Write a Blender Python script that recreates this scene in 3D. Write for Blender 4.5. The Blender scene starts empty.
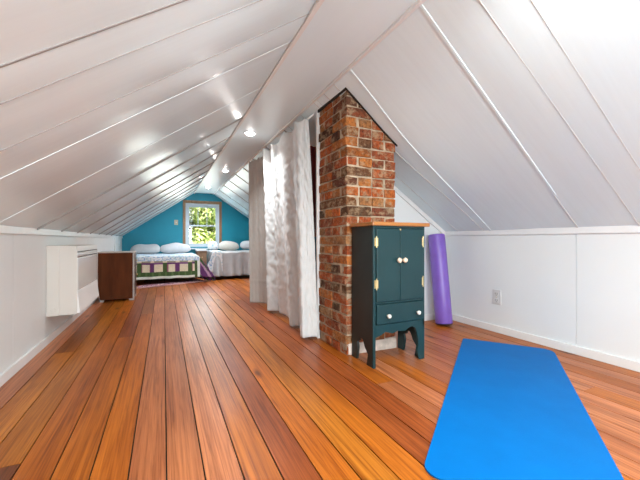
import bpy, bmesh, math, random
from mathutils import Vector, Matrix, noise as mnoise

sc = bpy.context.scene
S = 0.86                      # all layout numbers are in camera heights; S turns them into metres
random.seed(7)

# ------------------------------------------------------------------ camera
cam_d = bpy.data.cameras.new('camera')
cam = bpy.data.objects.new('camera', cam_d)
sc.collection.objects.link(cam)
cam.location = (0, 0, 1.0 * S)
cam.rotation_euler = (math.radians(90), 0, -math.atan(156 / 327))
cam_d.sensor_width = 36.0
cam_d.lens = 327 / 640 * 36.0
cam_d.clip_start = 0.02
sc.camera = cam

# ------------------------------------------------------------------ world, lights, exposure
w = bpy.data.worlds.new('sky')
sc.world = w
w.use_nodes = True
wn = w.node_tree.nodes
bg = wn['Background']
bg.inputs['Color'].default_value = (0.88, 0.95, 1.0, 1)
bg.inputs['Strength'].default_value = 1.6

def area(name, loc, rot, sx, sy, power, col):
    d = bpy.data.lights.new(name, 'AREA')
    d.shape = 'RECTANGLE'; d.size = sx * S; d.size_y = sy * S
    d.energy = power; d.color = col
    o = bpy.data.objects.new(name, d); sc.collection.objects.link(o)
    o.location = Vector(loc) * S
    o.rotation_euler = rot
    return o

sun_d = bpy.data.lights.new('sun', 'SUN')
sun_d.energy = 9; sun_d.angle = math.radians(3); sun_d.color = (1, 0.95, 0.85)
sun = bpy.data.objects.new('sun', sun_d); sc.collection.objects.link(sun)
sun.rotation_euler = (math.radians(48), 0, math.radians(40))
# fill light added behind the camera, set in a made-up rear window
area('fill_rear_window', (1.1, -2.12, 1.25), (math.radians(112), 0, 0), 1.6, 1.5, 70, (0.88, 0.98, 0.985))
# daylight entering through the far gable window
area('daylight_far_window', (1.03, 10.12, 1.42), (math.radians(-90), 0, 0), 0.82, 1.15, 7, (0.88, 0.98, 1.0))
LAMPS = [(1.07, -1.0), (1.07, 0.75), (1.0, 4.19), (1.1, 6.68), (1.03, 8.92)]  # first two are unseen lamps added for soft fill
LAMP_POWER = [24, 20, 8, 21, 14]
sc.view_settings.view_transform = 'Standard'
sc.view_settings.look = 'None'
sc.view_settings.gamma = 1
sc.view_settings.use_curve_mapping = False
sc.view_settings.exposure = 0.53

# ------------------------------------------------------------------ mesh helper
class MB:
    def __init__(s):
        s.v = []; s.f = []; s.m = []; s.c = []
    def add(s, vs, fs, mi=0, col=None):
        b = len(s.v)
        s.v += [tuple(p) for p in vs]
        for i, f in enumerate(fs):
            s.f.append(tuple(b + k for k in f)); s.m.append(mi)
            s.c.append(col[i] if isinstance(col, list) else col)
        return s
    def box(s, a, b, mi=0, col=None, jit=0):
        x0, y0, z0 = a; x1, y1, z1 = b
        vs = [(x0,y0,z0),(x1,y0,z0),(x1,y1,z0),(x0,y1,z0),(x0,y0,z1),(x1,y0,z1),(x1,y1,z1),(x0,y1,z1)]
        if jit: vs = [tuple(q + random.uniform(-jit, jit) for q in p) for p in vs]
        return s.add(vs, [(0,3,2,1),(4,5,6,7),(0,1,5,4),(1,2,6,5),(2,3,7,6),(3,0,4,7)], mi, col)
    def prism(s, poly, axis, a0, a1, mi=0, col=None):
        n = len(poly)
        def P(p, a):
            return {'x': (a, p[0], p[1]), 'y': (p[0], a, p[1]), 'z': (p[0], p[1], a)}[axis]
        vs = [P(p, a0) for p in poly] + [P(p, a1) for p in poly]
        fs = [tuple(range(n)), tuple(range(2*n-1, n-1, -1))]
        fs += [(i, n+i, n+(i+1) % n, (i+1) % n) for i in range(n)]
        return s.add(vs, fs, mi, col)
    def tube(s, path, r, n=10, mi=0, col=None):
        path = [Vector(p) for p in path]
        rs = r if isinstance(r, list) else [r] * len(path)
        vs = []
        for i, p in enumerate(path):
            t = (path[min(i+1, len(path)-1)] - path[max(i-1, 0)]).normalized()
            u = t.orthogonal().normalized() if i == 0 else (u - t * u.dot(t)).normalized()
            q = t.cross(u)
            for k in range(n):
                a = 2 * math.pi * k / n
                vs.append(p + (u * math.cos(a) + q * math.sin(a)) * rs[i])
        fs = []
        for i in range(len(path)-1):
            for k in range(n):
                fs.append((i*n+k, i*n+(k+1) % n, (i+1)*n+(k+1) % n, (i+1)*n+k))
        fs.append(tuple(range(n-1, -1, -1))); fs.append(tuple(range((len(path)-1)*n, len(path)*n)))
        return s.add(vs, fs, mi, col)
    def lathe(s, prof, c, axis=(0,0,1), n=20, mi=0):
        ax = Vector(axis).normalized(); u = ax.orthogonal().normalized(); q = ax.cross(u); c = Vector(c)
        vs = []
        for r, h in prof:
            for k in range(n):
                a = 2*math.pi*k/n
                vs.append(c + ax*h + (u*math.cos(a) + q*math.sin(a))*max(r, 1e-4))
        fs = []
        for i in range(len(prof)-1):
            for k in range(n):
                fs.append((i*n+k, i*n+(k+1) % n, (i+1)*n+(k+1) % n, (i+1)*n+k))
        fs.append(tuple(range(n-1, -1, -1))); fs.append(tuple(range((len(prof)-1)*n, len(prof)*n)))
        return s.add(vs, fs, mi)
    def grid(s, rows, mi=0, colf=None):
        R = len(rows); C = len(rows[0])
        vs = [p for r in rows for p in r]; fs = []; cs = []
        for i in range(R-1):
            for j in range(C-1):
                fs.append((i*C+j, i*C+j+1, (i+1)*C+j+1, (i+1)*C+j))
                cs.append(colf(i, j) if colf else None)
        return s.add(vs, fs, mi, cs)
    def build(s, name, mats, parent=None, origin=None, bevel=0, smooth=False, fixn=True, seg=2):
        if origin is None:
            if parent is not None: origin = parent['_o']
            else:
                xs = [p[0] for p in s.v]; ys = [p[1] for p in s.v]; zs = [p[2] for p in s.v]
                origin = ((min(xs)+max(xs))/2, (min(ys)+max(ys))/2, min(zs))
        og = Vector(origin)
        me = bpy.data.meshes.new(name)
        me.from_pydata([tuple((Vector(p)-og)*S) for p in s.v], [], s.f)
        mats = mats if isinstance(mats, (list, tuple)) else [mats]
        for m in mats: me.materials.append(m)
        me.polygons.foreach_set('material_index', s.m)
        if any(c is not None for c in s.c):
            at = me.color_attributes.new('Col', 'FLOAT_COLOR', 'CORNER')
            for p, c in zip(me.polygons, s.c):
                for li in p.loop_indices: at.data[li].color = (*(c or (1,1,1)), 1)
        bm = bmesh.new(); bm.from_mesh(me)
        if fixn: bmesh.ops.recalc_face_normals(bm, faces=bm.faces)
        if bevel:
            ed = [e for e in bm.edges if len(e.link_faces) == 2 and e.calc_face_angle(0) > 0.6]
            bmesh.ops.bevel(bm, geom=ed, offset=bevel*S, segments=seg, profile=0.6, affect='EDGES', clamp_overlap=True)
        bm.to_mesh(me); bm.free()
        if smooth:
            me.polygons.foreach_set('use_smooth', [True]*len(me.polygons))
        o = bpy.data.objects.new(name, me); sc.collection.objects.link(o)
        if parent is not None:
            o.parent = parent; o['_o'] = list(parent['_o'])
        else:
            o.location = og * S; o['_o'] = list(origin)
        return o

def thing(name, label, cat, loc, group=None):
    o = bpy.data.objects.new(name, None); sc.collection.objects.link(o)
    o.empty_display_size = 0.05
    o.location = Vector(loc) * S; o['_o'] = list(loc)
    return tag(o, label, cat, group)
def tag(o, label, cat, group=None, kind=None):
    o['label'] = label; o['category'] = cat
    if group: o['group'] = group
    if kind: o['kind'] = kind
    return o
def struct(o):
    o['kind'] = 'structure'; return o
def solid(o, t):
    m = o.modifiers.new('thickness', 'SOLIDIFY'); m.thickness = t * S; m.offset = 0
    return o
def lerp(a, b, t): return a + (b - a) * t
def cr(pts, n):
    """Catmull-Rom through pts, n samples per span"""
    P = [Vector(p) for p in pts]; P = [P[0]*2-P[1]] + P + [P[-1]*2-P[-2]]; out = []
    for i in range(1, len(P)-2):
        for k in range(n):
            t = k/n; a, b, c, d = P[i-1:i+3]
            out.append(0.5*((2*b)+(c-a)*t+(2*a-5*b+4*c-d)*t*t+(3*b-a-3*c+d)*t**3))
    out.append(P[-2]); return out

# ------------------------------------------------------------------ materials
def mat(name, col=(0.8,0.8,0.8), rough=0.5, metal=0.0, spec=0.5, coat=0.0):
    m = bpy.data.materials.new(name); m.use_nodes = True
    b = m.node_tree.nodes['Principled BSDF']
    b.inputs['Base Color'].default_value = (*col, 1)
    b.inputs['Roughness'].default_value = rough
    b.inputs['Metallic'].default_value = metal
    b.inputs['Specular IOR Level'].default_value = spec
    b.inputs['Coat Weight'].default_value = coat
    return m
def N(m, t, **kw):
    n = m.node_tree.nodes.new(t)
    for k, v in kw.items(): setattr(n, k, v)
    return n
def L(m, a, b): m.node_tree.links.new(a, b)
def B(m): return m.node_tree.nodes['Principled BSDF']
def noise(m, scale=(5,5,5), detail=4, rough=0.55, nscale=1.0, offset=None):
    tc = N(m, 'ShaderNodeTexCoord'); mp = N(m, 'ShaderNodeMapping')
    mp.inputs['Scale'].default_value = scale
    L(m, tc.outputs['Object'], mp.inputs['Vector'])
    if offset is not None: L(m, offset, mp.inputs['Location'])
    n = N(m, 'ShaderNodeTexNoise')
    n.inputs['Scale'].default_value = nscale; n.inputs['Detail'].default_value = detail
    n.inputs['Roughness'].default_value = rough
    L(m, mp.outputs['Vector'], n.inputs['Vector'])
    return n
def ramp(m, fac, stops):
    r = N(m, 'ShaderNodeValToRGB'); e = r.color_ramp.elements
    while len(e) < len(stops): e.new(0.5)
    for k, (p, c) in enumerate(stops):
        e[k].position = p; e[k].color = (*c, 1) if len(c) == 3 else c
    L(m, fac, r.inputs['Fac']); return r
def mix(m, fac, a, b, mode='MIX'):
    x = N(m, 'ShaderNodeMix', data_type='RGBA', blend_type=mode)
    for sock, v in ((x.inputs[0], fac), (x.inputs[6], a), (x.inputs[7], b)):
        if hasattr(v, 'links'): L(m, v, sock)
        elif isinstance(v, (int, float)): sock.default_value = v
        else: sock.default_value = (*v, 1)
    return x.outputs[2]
def bump(m, h, strength=0.2, dist=0.01):
    b = N(m, 'ShaderNodeBump'); b.inputs['Strength'].default_value = strength; b.inputs['Distance'].default_value = dist
    L(m, h, b.inputs['Height']); L(m, b.outputs['Normal'], B(m).inputs['Normal']); return b
def mottled(name, col, rough=0.5, amt=0.08, scale=(6,6,6), bs=0.0, bscale=None, metal=0, spec=0.5, coat=0, bdist=0.005):
    m = mat(name, col, rough, metal, spec, coat)
    n = noise(m, scale)
    r = ramp(m, n.outputs['Fac'], [(0.3, tuple(max(0, c*(1-amt)) for c in col)), (0.7, tuple(min(1, c*(1+amt)) for c in col))])
    L(m, r.outputs['Color'], B(m).inputs['Base Color'])
    if bs:
        n2 = noise(m, bscale or scale); bump(m, n2.outputs['Fac'], bs, bdist)
    return m
def attr_mat(name, rough=0.7, bs=0.2, bscale=(60,60,60), spec=0.3, dist=0.004):
    m = mat(name, (1,1,1), rough, spec=spec)
    a = N(m, 'ShaderNodeAttribute', attribute_name='Col')
    n = noise(m, (40,40,40), 2)
    r = ramp(m, n.outputs['Fac'], [(0.3, (0.85,)*3), (0.7, (1,)*3)])
    L(m, mix(m, 1.0, a.outputs['Color'], r.outputs['Color'], 'MULTIPLY'), B(m).inputs['Base Color'])
    n2 = noise(m, bscale); bump(m, n2.outputs['Fac'], bs, dist)
    return m

# painted boarding of the slopes: faint pressed wood grain under gloss paint
def paint_board(name, col, rough, grain):
    m = mat(name, col, rough, spec=0.5)
    n = noise(m, grain, 5, 0.6)
    r = ramp(m, n.outputs['Fac'], [(0.35, tuple(c*0.975 for c in col)), (0.6, col)])
    L(m, r.outputs['Color'], B(m).inputs['Base Color'])
    bump(m, n.outputs['Fac'], 0.05, 0.003)
    return m
M = {}
M['slope'] = paint_board('slope_paint', (0.735, 0.835, 0.87), 0.27, (2.0, 34, 2.0))
M['strip'] = paint_board('strip_paint', (0.75, 0.855, 0.895), 0.33, (5, 0.32, 5))
M['trim'] = mottled('trim_gloss', (0.76, 0.75, 0.74), 0.36, 0.03)
M['wall'] = mottled('wall_paint', (0.745, 0.755, 0.75), 0.5, 0.025, (1.5,1.5,1.5), 0.05, (40,40,40))
M['teal_wall'] = mottled('teal_wall_paint', (0.006, 0.27, 0.385), 0.5, 0.06, (2,2,2), 0.05, (40,40,40))
M['outer'] = mat('light_block_shell', (0.4,0.38,0.35), 0.8)
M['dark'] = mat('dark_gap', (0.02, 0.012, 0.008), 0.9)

def make_floor_mat():
    m = mat('floor_boards', (0.4,0.15,0.05), 0.27, spec=0.24)
    a = N(m, 'ShaderNodeAttribute', attribute_name='Col')
    g = N(m, 'ShaderNodeNewGeometry')
    off = N(m, 'ShaderNodeVectorMath', operation='SCALE'); off.inputs[0].default_value = (13.0, 57.0, 7.0)
    L(m, g.outputs['Random Per Island'], off.inputs['Scale'])
    n1 = noise(m, (34, 1.1, 10), 6, 0.62, 1.0, off.outputs['Vector'])
    n1.inputs['Distortion'].default_value = 1.6
    n2 = noise(m, (150, 2.2, 30), 5, 0.65, 1.0, off.outputs['Vector'])
    n3 = noise(m, (5, 0.9, 4), 3, 0.5, 1.0, off.outputs['Vector'])
    dark = ramp(m, n1.outputs['Fac'], [(0.34, (0.62,0.52,0.45)), (0.52, (1.0,0.98,0.96)), (0.72, (1.14,1.16,1.15))])
    c = mix(m, 1.0, a.outputs['Color'], dark.outputs['Color'], 'MULTIPLY')
    fine = ramp(m, n2.outputs['Fac'], [(0.34, (0.66,0.58,0.52)), (0.50, (0.98,0.97,0.96)), (0.68, (1.14,1.16,1.18))])
    c = mix(m, 1.0, c, fine.outputs['Color'], 'MULTIPLY')
    blot = ramp(m, n3.outputs['Fac'], [(0.32, (0.72,0.62,0.57)), (0.62, (1.08,1.08,1.08))])
    c = mix(m, 0.8, c, blot.outputs['Color'], 'MULTIPLY')
    # knots
    tc = N(m, 'ShaderNodeTexCoord'); mp = N(m, 'ShaderNodeMapping'); mp.inputs['Scale'].default_value = (5.2, 1.5, 0.01)
    L(m, tc.outputs['Object'], mp.inputs['Vector']); L(m, off.outputs['Vector'], mp.inputs['Location'])
    vo = N(m, 'ShaderNodeTexVoronoi'); vo.inputs['Scale'].default_value = 1.0
    L(m, mp.outputs['Vector'], vo.inputs['Vector'])
    kn = ramp(m, vo.outputs['Distance'], [(0.045, (0.12,0.07,0.05)), (0.085, (0.55,0.42,0.34)), (0.15, (1,1,1))])
    c = mix(m, 0.85, c, kn.outputs['Color'], 'MULTIPLY')
    L(m, c, B(m).inputs['Base Color'])
    rr = N(m, 'ShaderNodeMapRange'); L(m, n3.outputs['Fac'], rr.inputs['Value'])
    rr.inputs['To Min'].default_value = 0.42; rr.inputs['To Max'].default_value = 0.25
    L(m, rr.outputs['Result'], B(m).inputs['Roughness'])
    bump(m, n1.outputs['Fac'], 0.12, 0.004)
    return m
M['floor'] = make_floor_mat()

def make_brick_mat():
    m = mat('old_brick', (0.4,0.15,0.07), 0.9, spec=0.15)
    g = N(m, 'ShaderNodeNewGeometry')
    r = ramp(m, g.outputs['Random Per Island'], [
        (0.0, (0.045,0.028,0.018)), (0.09, (0.20,0.055,0.028)), (0.22, (0.34,0.080,0.028)), (0.36, (0.46,0.105,0.025)),
        (0.50, (0.32,0.080,0.03)), (0.60, (0.40,0.085,0.025)), (0.72, (0.47,0.16,0.04)), (0.82, (0.34,0.18,0.08)), (0.88, (0.22,0.09,0.04)), (0.94, (0.055,0.038,0.025)), (1.0, (0.50,0.14,0.025))])
    n1 = noise(m, (34,34,34), 7, 0.75)
    n2 = noise(m, (13,13,17), 6, 0.72)
    n3 = noise(m, (60,60,60), 5, 0.75)
    n4 = noise(m, (5,5,5), 4, 0.6)
    c = mix(m, 1.0, r.outputs['Color'], ramp(m, n1.outputs['Fac'], [(0.32, (0.35,0.30,0.28)), (0.5, (0.95,0.92,0.9)), (0.68, (1.35,1.3,1.25))]).outputs['Color'], 'MULTIPLY')
    c = mix(m, ramp(m, n4.outputs['Fac'], [(0.50, (0,0,0)), (0.66, (0.6,0.6,0.6))]).outputs['Color'], c, (0.10,0.055,0.035))
    sm = ramp(m, n2.outputs['Fac'], [(0.49, (0,0,0)), (0.62, (0.8,0.8,0.8))])
    c = mix(m, sm.outputs['Color'], c, (0.40,0.28,0.17))
    sp = ramp(m, n3.outputs['Fac'], [(0.555, (0,0,0)), (0.66, (0.85,0.85,0.85))])
    c = mix(m, sp.outputs['Color'], c, (0.075,0.045,0.032))
    L(m, c, B(m).inputs['Base Color'])
    bump(m, n1.outputs['Fac'], 1.0, 0.02)
    return m
M['brick'] = make_brick_mat()
M['mortar'] = mottled('lime_mortar', (0.43,0.33,0.235), 0.95, 0.35, (16,16,16), 0.8, (50,50,50), spec=0.1, bdist=0.01)
M['whitewash'] = mottled('chimney_base_whitewash', (0.62,0.52,0.46), 0.9, 0.25, (14,14,14), 0.6, (40,40,40), spec=0.1)
M['curtain'] = mottled('curtain_satin', (0.61,0.605,0.60), 0.6, 0.03, (5,5,5), 0.12, (45,45,14))
M['curtain_far'] = mottled('curtain_in_shade', (0.46,0.43,0.40), 0.6, 0.03, (5,5,5), 0.12, (45,45,14))  # shaded copy of the white curtain, its shade put into the colour
B(M['curtain']).inputs['Sheen Weight'].default_value = 0.2
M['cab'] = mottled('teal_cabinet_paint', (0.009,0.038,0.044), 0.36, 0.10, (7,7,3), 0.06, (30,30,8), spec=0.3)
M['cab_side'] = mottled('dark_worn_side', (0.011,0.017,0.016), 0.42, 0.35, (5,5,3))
M['cab_top'] = mottled('honey_wood_top', (0.36,0.14,0.035), 0.33, 0.25, (4,40,40), 0.06, (4,40,40))
M['brass'] = mottled('old_brass', (0.66,0.52,0.27), 0.35, 0.12, (30,30,30), metal=0.75)
M['knob_wood'] = mottled('cream_knob', (0.74,0.56,0.42), 0.4, 0.08, (40,40,40))
M['knob_glass'] = mottled('pearl_knob', (0.72,0.72,0.66), 0.12, 0.06, (40,40,40), coat=0.6)
M['mat'] = mottled('blue_foam_mat', (0.0003,0.130,0.41), 0.5, 0.05, (5,5,5), 0.10, (160,160,160), spec=0.07)
M['roller'] = mottled('purple_foam', (0.20,0.105,0.47), 0.36, 0.07, (9,9,9), 0.1, (200,200,200))
M['roller_end'] = mottled('roller_dark_end', (0.03,0.012,0.03), 0.8, 0.1)
M['outlet'] = mottled('outlet_plastic', (0.60,0.58,0.57), 0.35, 0.03)
M['slot'] = mat('outlet_slot', (0.04,0.04,0.04), 0.6)
M['heater'] = mottled('heater_enamel', (0.74,0.705,0.66), 0.35, 0.02, (3,3,3))
M['heater_front'] = mottled('heater_gloss_front', (0.76,0.735,0.71), 0.16, 0.02, (3,3,3))
M['heater_flap'] = mottled('heater_flap_lit', (0.86,0.86,0.85), 0.4, 0.02)  # paler than the case: reflected floor light painted into the flap
M['grille'] = mat('heater_slot_dark', (0.10,0.09,0.085), 0.6)
M['dresser'] = mottled('red_brown_wood', (0.110,0.030,0.008), 0.55, 0.28, (10,10,2.0), 0.06, (30,30,3), spec=0.12)
M['dresser_dark'] = mottled('dark_brown_wood', (0.05,0.018,0.010), 0.35, 0.25, (10,10,2))
M['dresser_edge'] = mottled('pale_worn_edge', (0.50,0.46,0.44), 0.5, 0.12, (20,20,20))
M['bed_wood'] = mottled('bed_base_wood', (0.16,0.075,0.04), 0.5, 0.2, (20,4,20))
M['mattress'] = mottled('mattress_ticking', (0.66,0.66,0.68), 0.8, 0.05)
M['sheet_grey'] = mottled('grey_satin_sheet', (0.44,0.44,0.455), 0.42, 0.08, (8,8,8), 0.2, (20,20,20))
M['pillow_grey'] = mottled('pale_grey_pillow', (0.50,0.50,0.515), 0.75, 0.06, (10,10,10), 0.2, (25,25,25))
M['pillow_white'] = mottled('white_pillow', (0.60,0.61,0.64), 0.75, 0.05, (10,10,10), 0.2, (25,25,25))
M['pillow_cream'] = mottled('cream_pillow', (0.60,0.57,0.52), 0.75, 0.05, (10,10,10), 0.2, (25,25,25))
def floral(name):
    m = mat(name, (0.7,0.74,0.8), 0.75)
    n = noise(m, (17,17,17), 3, 0.6)
    r = ramp(m, n.outputs['Fac'], [(0.34, (0.22,0.33,0.55)), (0.44, (0.50,0.62,0.70)), (0.50, (0.76,0.78,0.80)), (0.62, (0.80,0.80,0.82)), (0.70, (0.42,0.52,0.60))])
    L(m, r.outputs['Color'], B(m).inputs['Base Color'])
    return m
M['floral'] = floral('blue_floral_cotton')
M['quilt'] = attr_mat('patchwork_quilt', 0.8, 0.25, (25,25,25))
M['rug'] = attr_mat('woven_rug', 0.95, 0.4, (120,120,120))
M['cloth'] = attr_mat('hanging_cloth', 0.8, 0.2)
M['box'] = mottled('tan_nightstand', (0.30,0.17,0.10), 0.55, 0.15, (14,14,4))
M['box_top'] = mottled('white_nightstand_top', (0.72,0.72,0.72), 0.45, 0.03)
M['casing'] = mottled('brown_wood_casing', (0.30,0.165,0.085), 0.45, 0.2, (30,30,6))
M['sash'] = mottled('pale_blue_white_sash', (0.60,0.68,0.76), 0.4, 0.03)
M['switch'] = mottled('beige_switch', (0.52,0.47,0.34), 0.5, 0.04)
M['lamp_ring'] = mottled('white_lamp_ring', (0.82,0.82,0.82), 0.35, 0.02)
def emit(name, col, st):
    m = mat(name, (0.9,0.9,0.9), 0.4)
    B(m).inputs['Emission Color'].default_value = (*col, 1); B(m).inputs['Emission Strength'].default_value = st
    return m
M['lens'] = emit('lamp_lens', (1, 0.96, 0.92), 45)
def glass():
    m = bpy.data.materials.new('window_glass'); m.use_nodes = True
    nt = m.node_tree; nt.nodes.remove(nt.nodes['Principled BSDF'])
    t = N(m, 'ShaderNodeBsdfTransparent'); g = N(m, 'ShaderNodeBsdfGlossy'); g.inputs['Roughness'].default_value = 0.02
    x = N(m, 'ShaderNodeMixShader'); x.inputs['Fac'].default_value = 0.05
    L(m, t.outputs[0], x.inputs[1]); L(m, g.outputs[0], x.inputs[2]); L(m, x.outputs[0], nt.nodes['Material Output'].inputs['Surface'])
    return m
M['glass'] = glass()
def leaf_mat():
    m = mat('leaves', (0.3,0.4,0.1), 0.5)
    g = N(m, 'ShaderNodeNewGeometry')
    r = ramp(m, g.outputs['Random Per Island'], [(0.0, (0.10,0.20,0.04)), (0.3, (0.36,0.46,0.11)), (0.65, (0.56,0.63,0.20)), (1.0, (0.80,0.83,0.40))])
    L(m, r.outputs['Color'], B(m).inputs['Base Color'])
    B(m).inputs['Transmission Weight'].default_value = 0.0
    return m
M['leaf'] = leaf_mat()
M['bark'] = mottled('bark', (0.10,0.07,0.05), 0.9, 0.3, (8,8,3), 0.5)
M['grass'] = mottled('lawn', (0.10,0.17,0.05), 0.95, 0.3, (2,2,2))

# ------------------------------------------------------------------ setting
XL, XR = -1.02, 3.26           # knee walls
YB, YE = -2.2, 10.2            # rear and far gable
ZL, ZR, ZS = 1.09, 1.10, 2.375
XSL = XL + (ZS-ZL)/0.706       # left edge of flat strip
XSR = XR - (ZS-ZR)/0.66
SLR = (ZS-ZR)/(XR-XSR)
def slope_r(x): return ZR + SLR*(XR-x)

def make_floor():
    b = MB()
    pink, orange, gold = (0.54,0.185,0.068), (0.50,0.140,0.014), (0.50,0.165,0.018)
    redb, dark, brown = (0.36,0.090,0.020), (0.20,0.055,0.014), (0.35,0.105,0.016)
    cols = {-8: [dark], -7: [dark], -6: [gold, brown], -5: [dark, gold], -4: [brown, orange], -3: [orange, redb], -2: [orange, brown],
            -1: [pink, redb], 0: [pink], 1: [pink], 2: [orange, pink], 3: [redb, pink], 4: [orange, redb], 5: [gold, redb], 6: [orange, pink],
            7: [redb, orange], 8: [orange, pink]}
    jy = {-5: [1.9], -6: [3.6], -3: [3.9], -2: [5.0]}
    k = -8
    while True:
        x0 = 0.010 + 0.1468*k; x1 = x0 + 0.1468
        if x0 > XR: break
        a, c = max(x0+0.0033, XL-0.03), min(x1-0.0033, XR+0.03)
        if c > a + 0.01:
            ys = [YB-0.05] + jy.get(k, [])
            y = ys[-1] if len(ys) > 1 else YB + (random.uniform(7.5, 11.0) if -1 <= k <= 8 else random.uniform(2.0, 6.5))
            if len(ys) == 1: ys.append(y)
            while y < YE - 2.0:
                y += random.uniform(5.0, 8.0); ys.append(min(y, YE+0.05))
            if ys[-1] < YE: ys.append(YE+0.05)
            pal = cols.get(k, [orange, pink, brown, redb])
            for i in range(len(ys)-1):
                q = pal[i % len(pal)] if i < len(pal) else random.choice([pink, orange, redb, pink])
                if k > 7: q = random.choice([pink, pink, orange, redb])
                f = random.uniform(0.78, 0.98)
                b.box((a, ys[i]+0.0015, -0.03), (c, ys[i+1]-0.0015, 0), 0, tuple(min(1, t*f) for t in q))
        k += 1
    b.box((XL-0.12, YB-0.12, -0.16), (XR+0.12, YE+0.12, -0.008), 1)
    return struct(b.build('floor', [M['floor'], M['dark']], origin=(0,0,0)))
make_floor()

LB = [-1.6, -0.8, 0.0, 0.62, 1.26, 2.12, 2.87, 3.65, 4.40, 5.12, 5.92, 6.65, 7.38, 8.1, 8.85, 9.55]
RB = [-1.7, -0.9, -0.1, 0.66, 1.48, 2.30, 3.85, 4.65, 5.45, 6.19, 6.89, 7.65, 8.38, 9.2, 9.9]
def sag(x, y):
    """old boards hang a little low beside the chimney"""
    return 0.078*math.exp(-((x-1.97)/(0.45 if x < 1.97 else 0.8))**2 - ((y-2.47)/0.42)**2) if x > 1 else 0.0
def make_ceiling():
    b = MB()
    def slope(xa, za, xb, zb, bat, amp, inward):
        bs = [YB-0.02] + bat + [YE+0.02]
        d = Vector((xb-xa, 0, zb-za)); L_ = d.length; d.normalize()
        rows = []
        for i in range(len(bs)-1):
            m = 9
            for j in range(m + (1 if i == len(bs)-2 else 0)):
                t = j/m; y = lerp(bs[i], bs[i+1], t)
                bul = amp*min(1, (bs[i+1]-bs[i])/0.6)*4*t*(1-t)*(0.6+0.8*((i*37) % 5)/4)
                row = []
                for q in range(29):
                    s_ = q/28; e = -0.012 if q == 0 else (0.012 if q == 28 else 0)
                    p = Vector((xa, y, za)) + d*(L_*s_ + e)
                    w_ = mnoise.noise(Vector((p.x*1.3+i*3.1, p.y*1.6, 2.2)))*amp*1.1*math.sin(math.pi*t)**0.5
                    row.append(p - Vector((0, 0, sag(p.x, p.y))) + inward*(bul*math.sin(math.pi*min(max(s_,0.08),0.92)) + w_))
                rows.append(row)
        b.grid(rows, 0)
    slope(XL, ZL, XSL, ZS, sorted(LB + [1.455, 1.81]), 0.010, Vector((0.706,0,-1)).normalized())
    slope(XR, ZR, XSR, ZS, RB, 0.004, Vector((-0.66,0,-1)).normalized())
    rows = [[(lerp(XSL-0.005, XSR+0.005, q/4), lerp(YB-0.02, YE+0.02, j/40), ZS+0.0) for q in range(5)] for j in range(41)]
    b.grid(rows, 1)
    # seams between boards, as shallow dark reveals on the slopes
    # unseen outer shell added to block light from above
    o = 0.05; e = 0.35
    for (xa, za, xb, zb) in ((XL-0.25, ZL-0.25*0.706, XSL, ZS), (XR+0.25, ZR-0.25*0.66, XSR, ZS), (XSL-0.1, ZS, XSR+0.1, ZS)):
        b.prism([(xa, za+o), (xb, zb+o), (xb, zb+o+0.12), (xa, za+o+0.12)], 'y', YB-e, YE+e, 2)
    ob = b.build('ceiling', [M['slope'], M['strip'], M['outer']], origin=((XSL+XSR)/2, 4, ZS), fixn=False, smooth=False)
    for p in ob.data.polygons:
        if p.material_index < 2: p.use_smooth = True
    return struct(ob)
make_ceiling()

trim_n = [0]
def trim(b, m='trim', bevel=0.003, **k):
    trim_n[0] += 1
    return struct(b.build('trim_%d' % trim_n[0], M[m], bevel=bevel, **k))
def strip_on_slope(xa, za, xb, zb, ya, yb, wd, lo, hi, inward):
    """thin strip lying across a slope, following its sag"""
    b = MB(); n = Vector(inward).normalized(); h = Vector((0, wd/2, 0)); K = 24; vs = []; fs = []
    for k in range(K+1):
        t = k/K; P = Vector((lerp(xa, xb, t), lerp(ya, yb, t), lerp(za, zb, t))); P.z -= sag(P.x, P.y)
        vs += [P-h-n*lo, P+h-n*lo, P+h*0.8+n*hi, P-h*0.8+n*hi]
    fs.append((0,1,2,3)); fs.append((4*K, 4*K+3, 4*K+2, 4*K+1))
    for k in range(K):
        for q in range(4): fs.append((4*k+q, 4*k+4+q, 4*k+4+(q+1) % 4, 4*k+(q+1) % 4))
    return b.add(vs, fs)
def batten(xa, za, xb, zb, y, wd, th, inward, skew=0.0):
    return trim(strip_on_slope(xa, za, xb, zb, y, y-skew, wd, 0.012, th, inward), 'slope', 0.0015)
M['shade_joint_dark'] = mottled('batten_shade_and_joint', (0.30,0.29,0.28), 0.7, 0.05)  # batten shadow lines painted as grey strips; also colours real thin joints
M['joint'] = mat('joint_line', (0.50,0.48,0.46), 0.8)
nl = (0.706,0,-1); nr = (-0.66,0,-1)
for y in LB:
    if y == 1.26:
        trim(strip_on_slope(XL, ZL, XSL, ZS, y, y, 0.012, 0.012, 0.003, nl), 'shade_joint_dark', 0); continue  # shadow under the board lip, painted as a dark strip
    if y > 3.0:
        trim(strip_on_slope(XL+0.01, ZL+0.007, XSL-0.01, ZS-0.007, y, y, 0.020, 0.012, 0.014, nl), 'shade_joint_dark', 0.002); continue  # far battens darkened, their shadow lines painted into the strip
    batten(XL+0.01, ZL+0.007, XSL-0.01, ZS-0.007, y, 0.016, 0.0030 if y != 1.26 else 0.002, nl)
for y in RB:
    if y > 3.5:
        trim(strip_on_slope(XR-0.01, ZR+0.0066, XSR+0.004, slope_r(XSR+0.004), y, y, 0.026, 0.012, 0.009, nr), 'shade_joint_dark', 0.002); continue  # same painted batten shadows on the right slope
    sk = {2.30: 0.19, 1.48: 0.11}.get(y, 0.0)
    xb = 2.86 if y == 1.48 else XR-0.01
    batten(xb, slope_r(xb), XSR+0.004, slope_r(XSR+0.004), y + (0.14 if y == 2.30 else 0.09 if y == 1.48 else 0), 0.026, 0.005, nr, sk)
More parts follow.
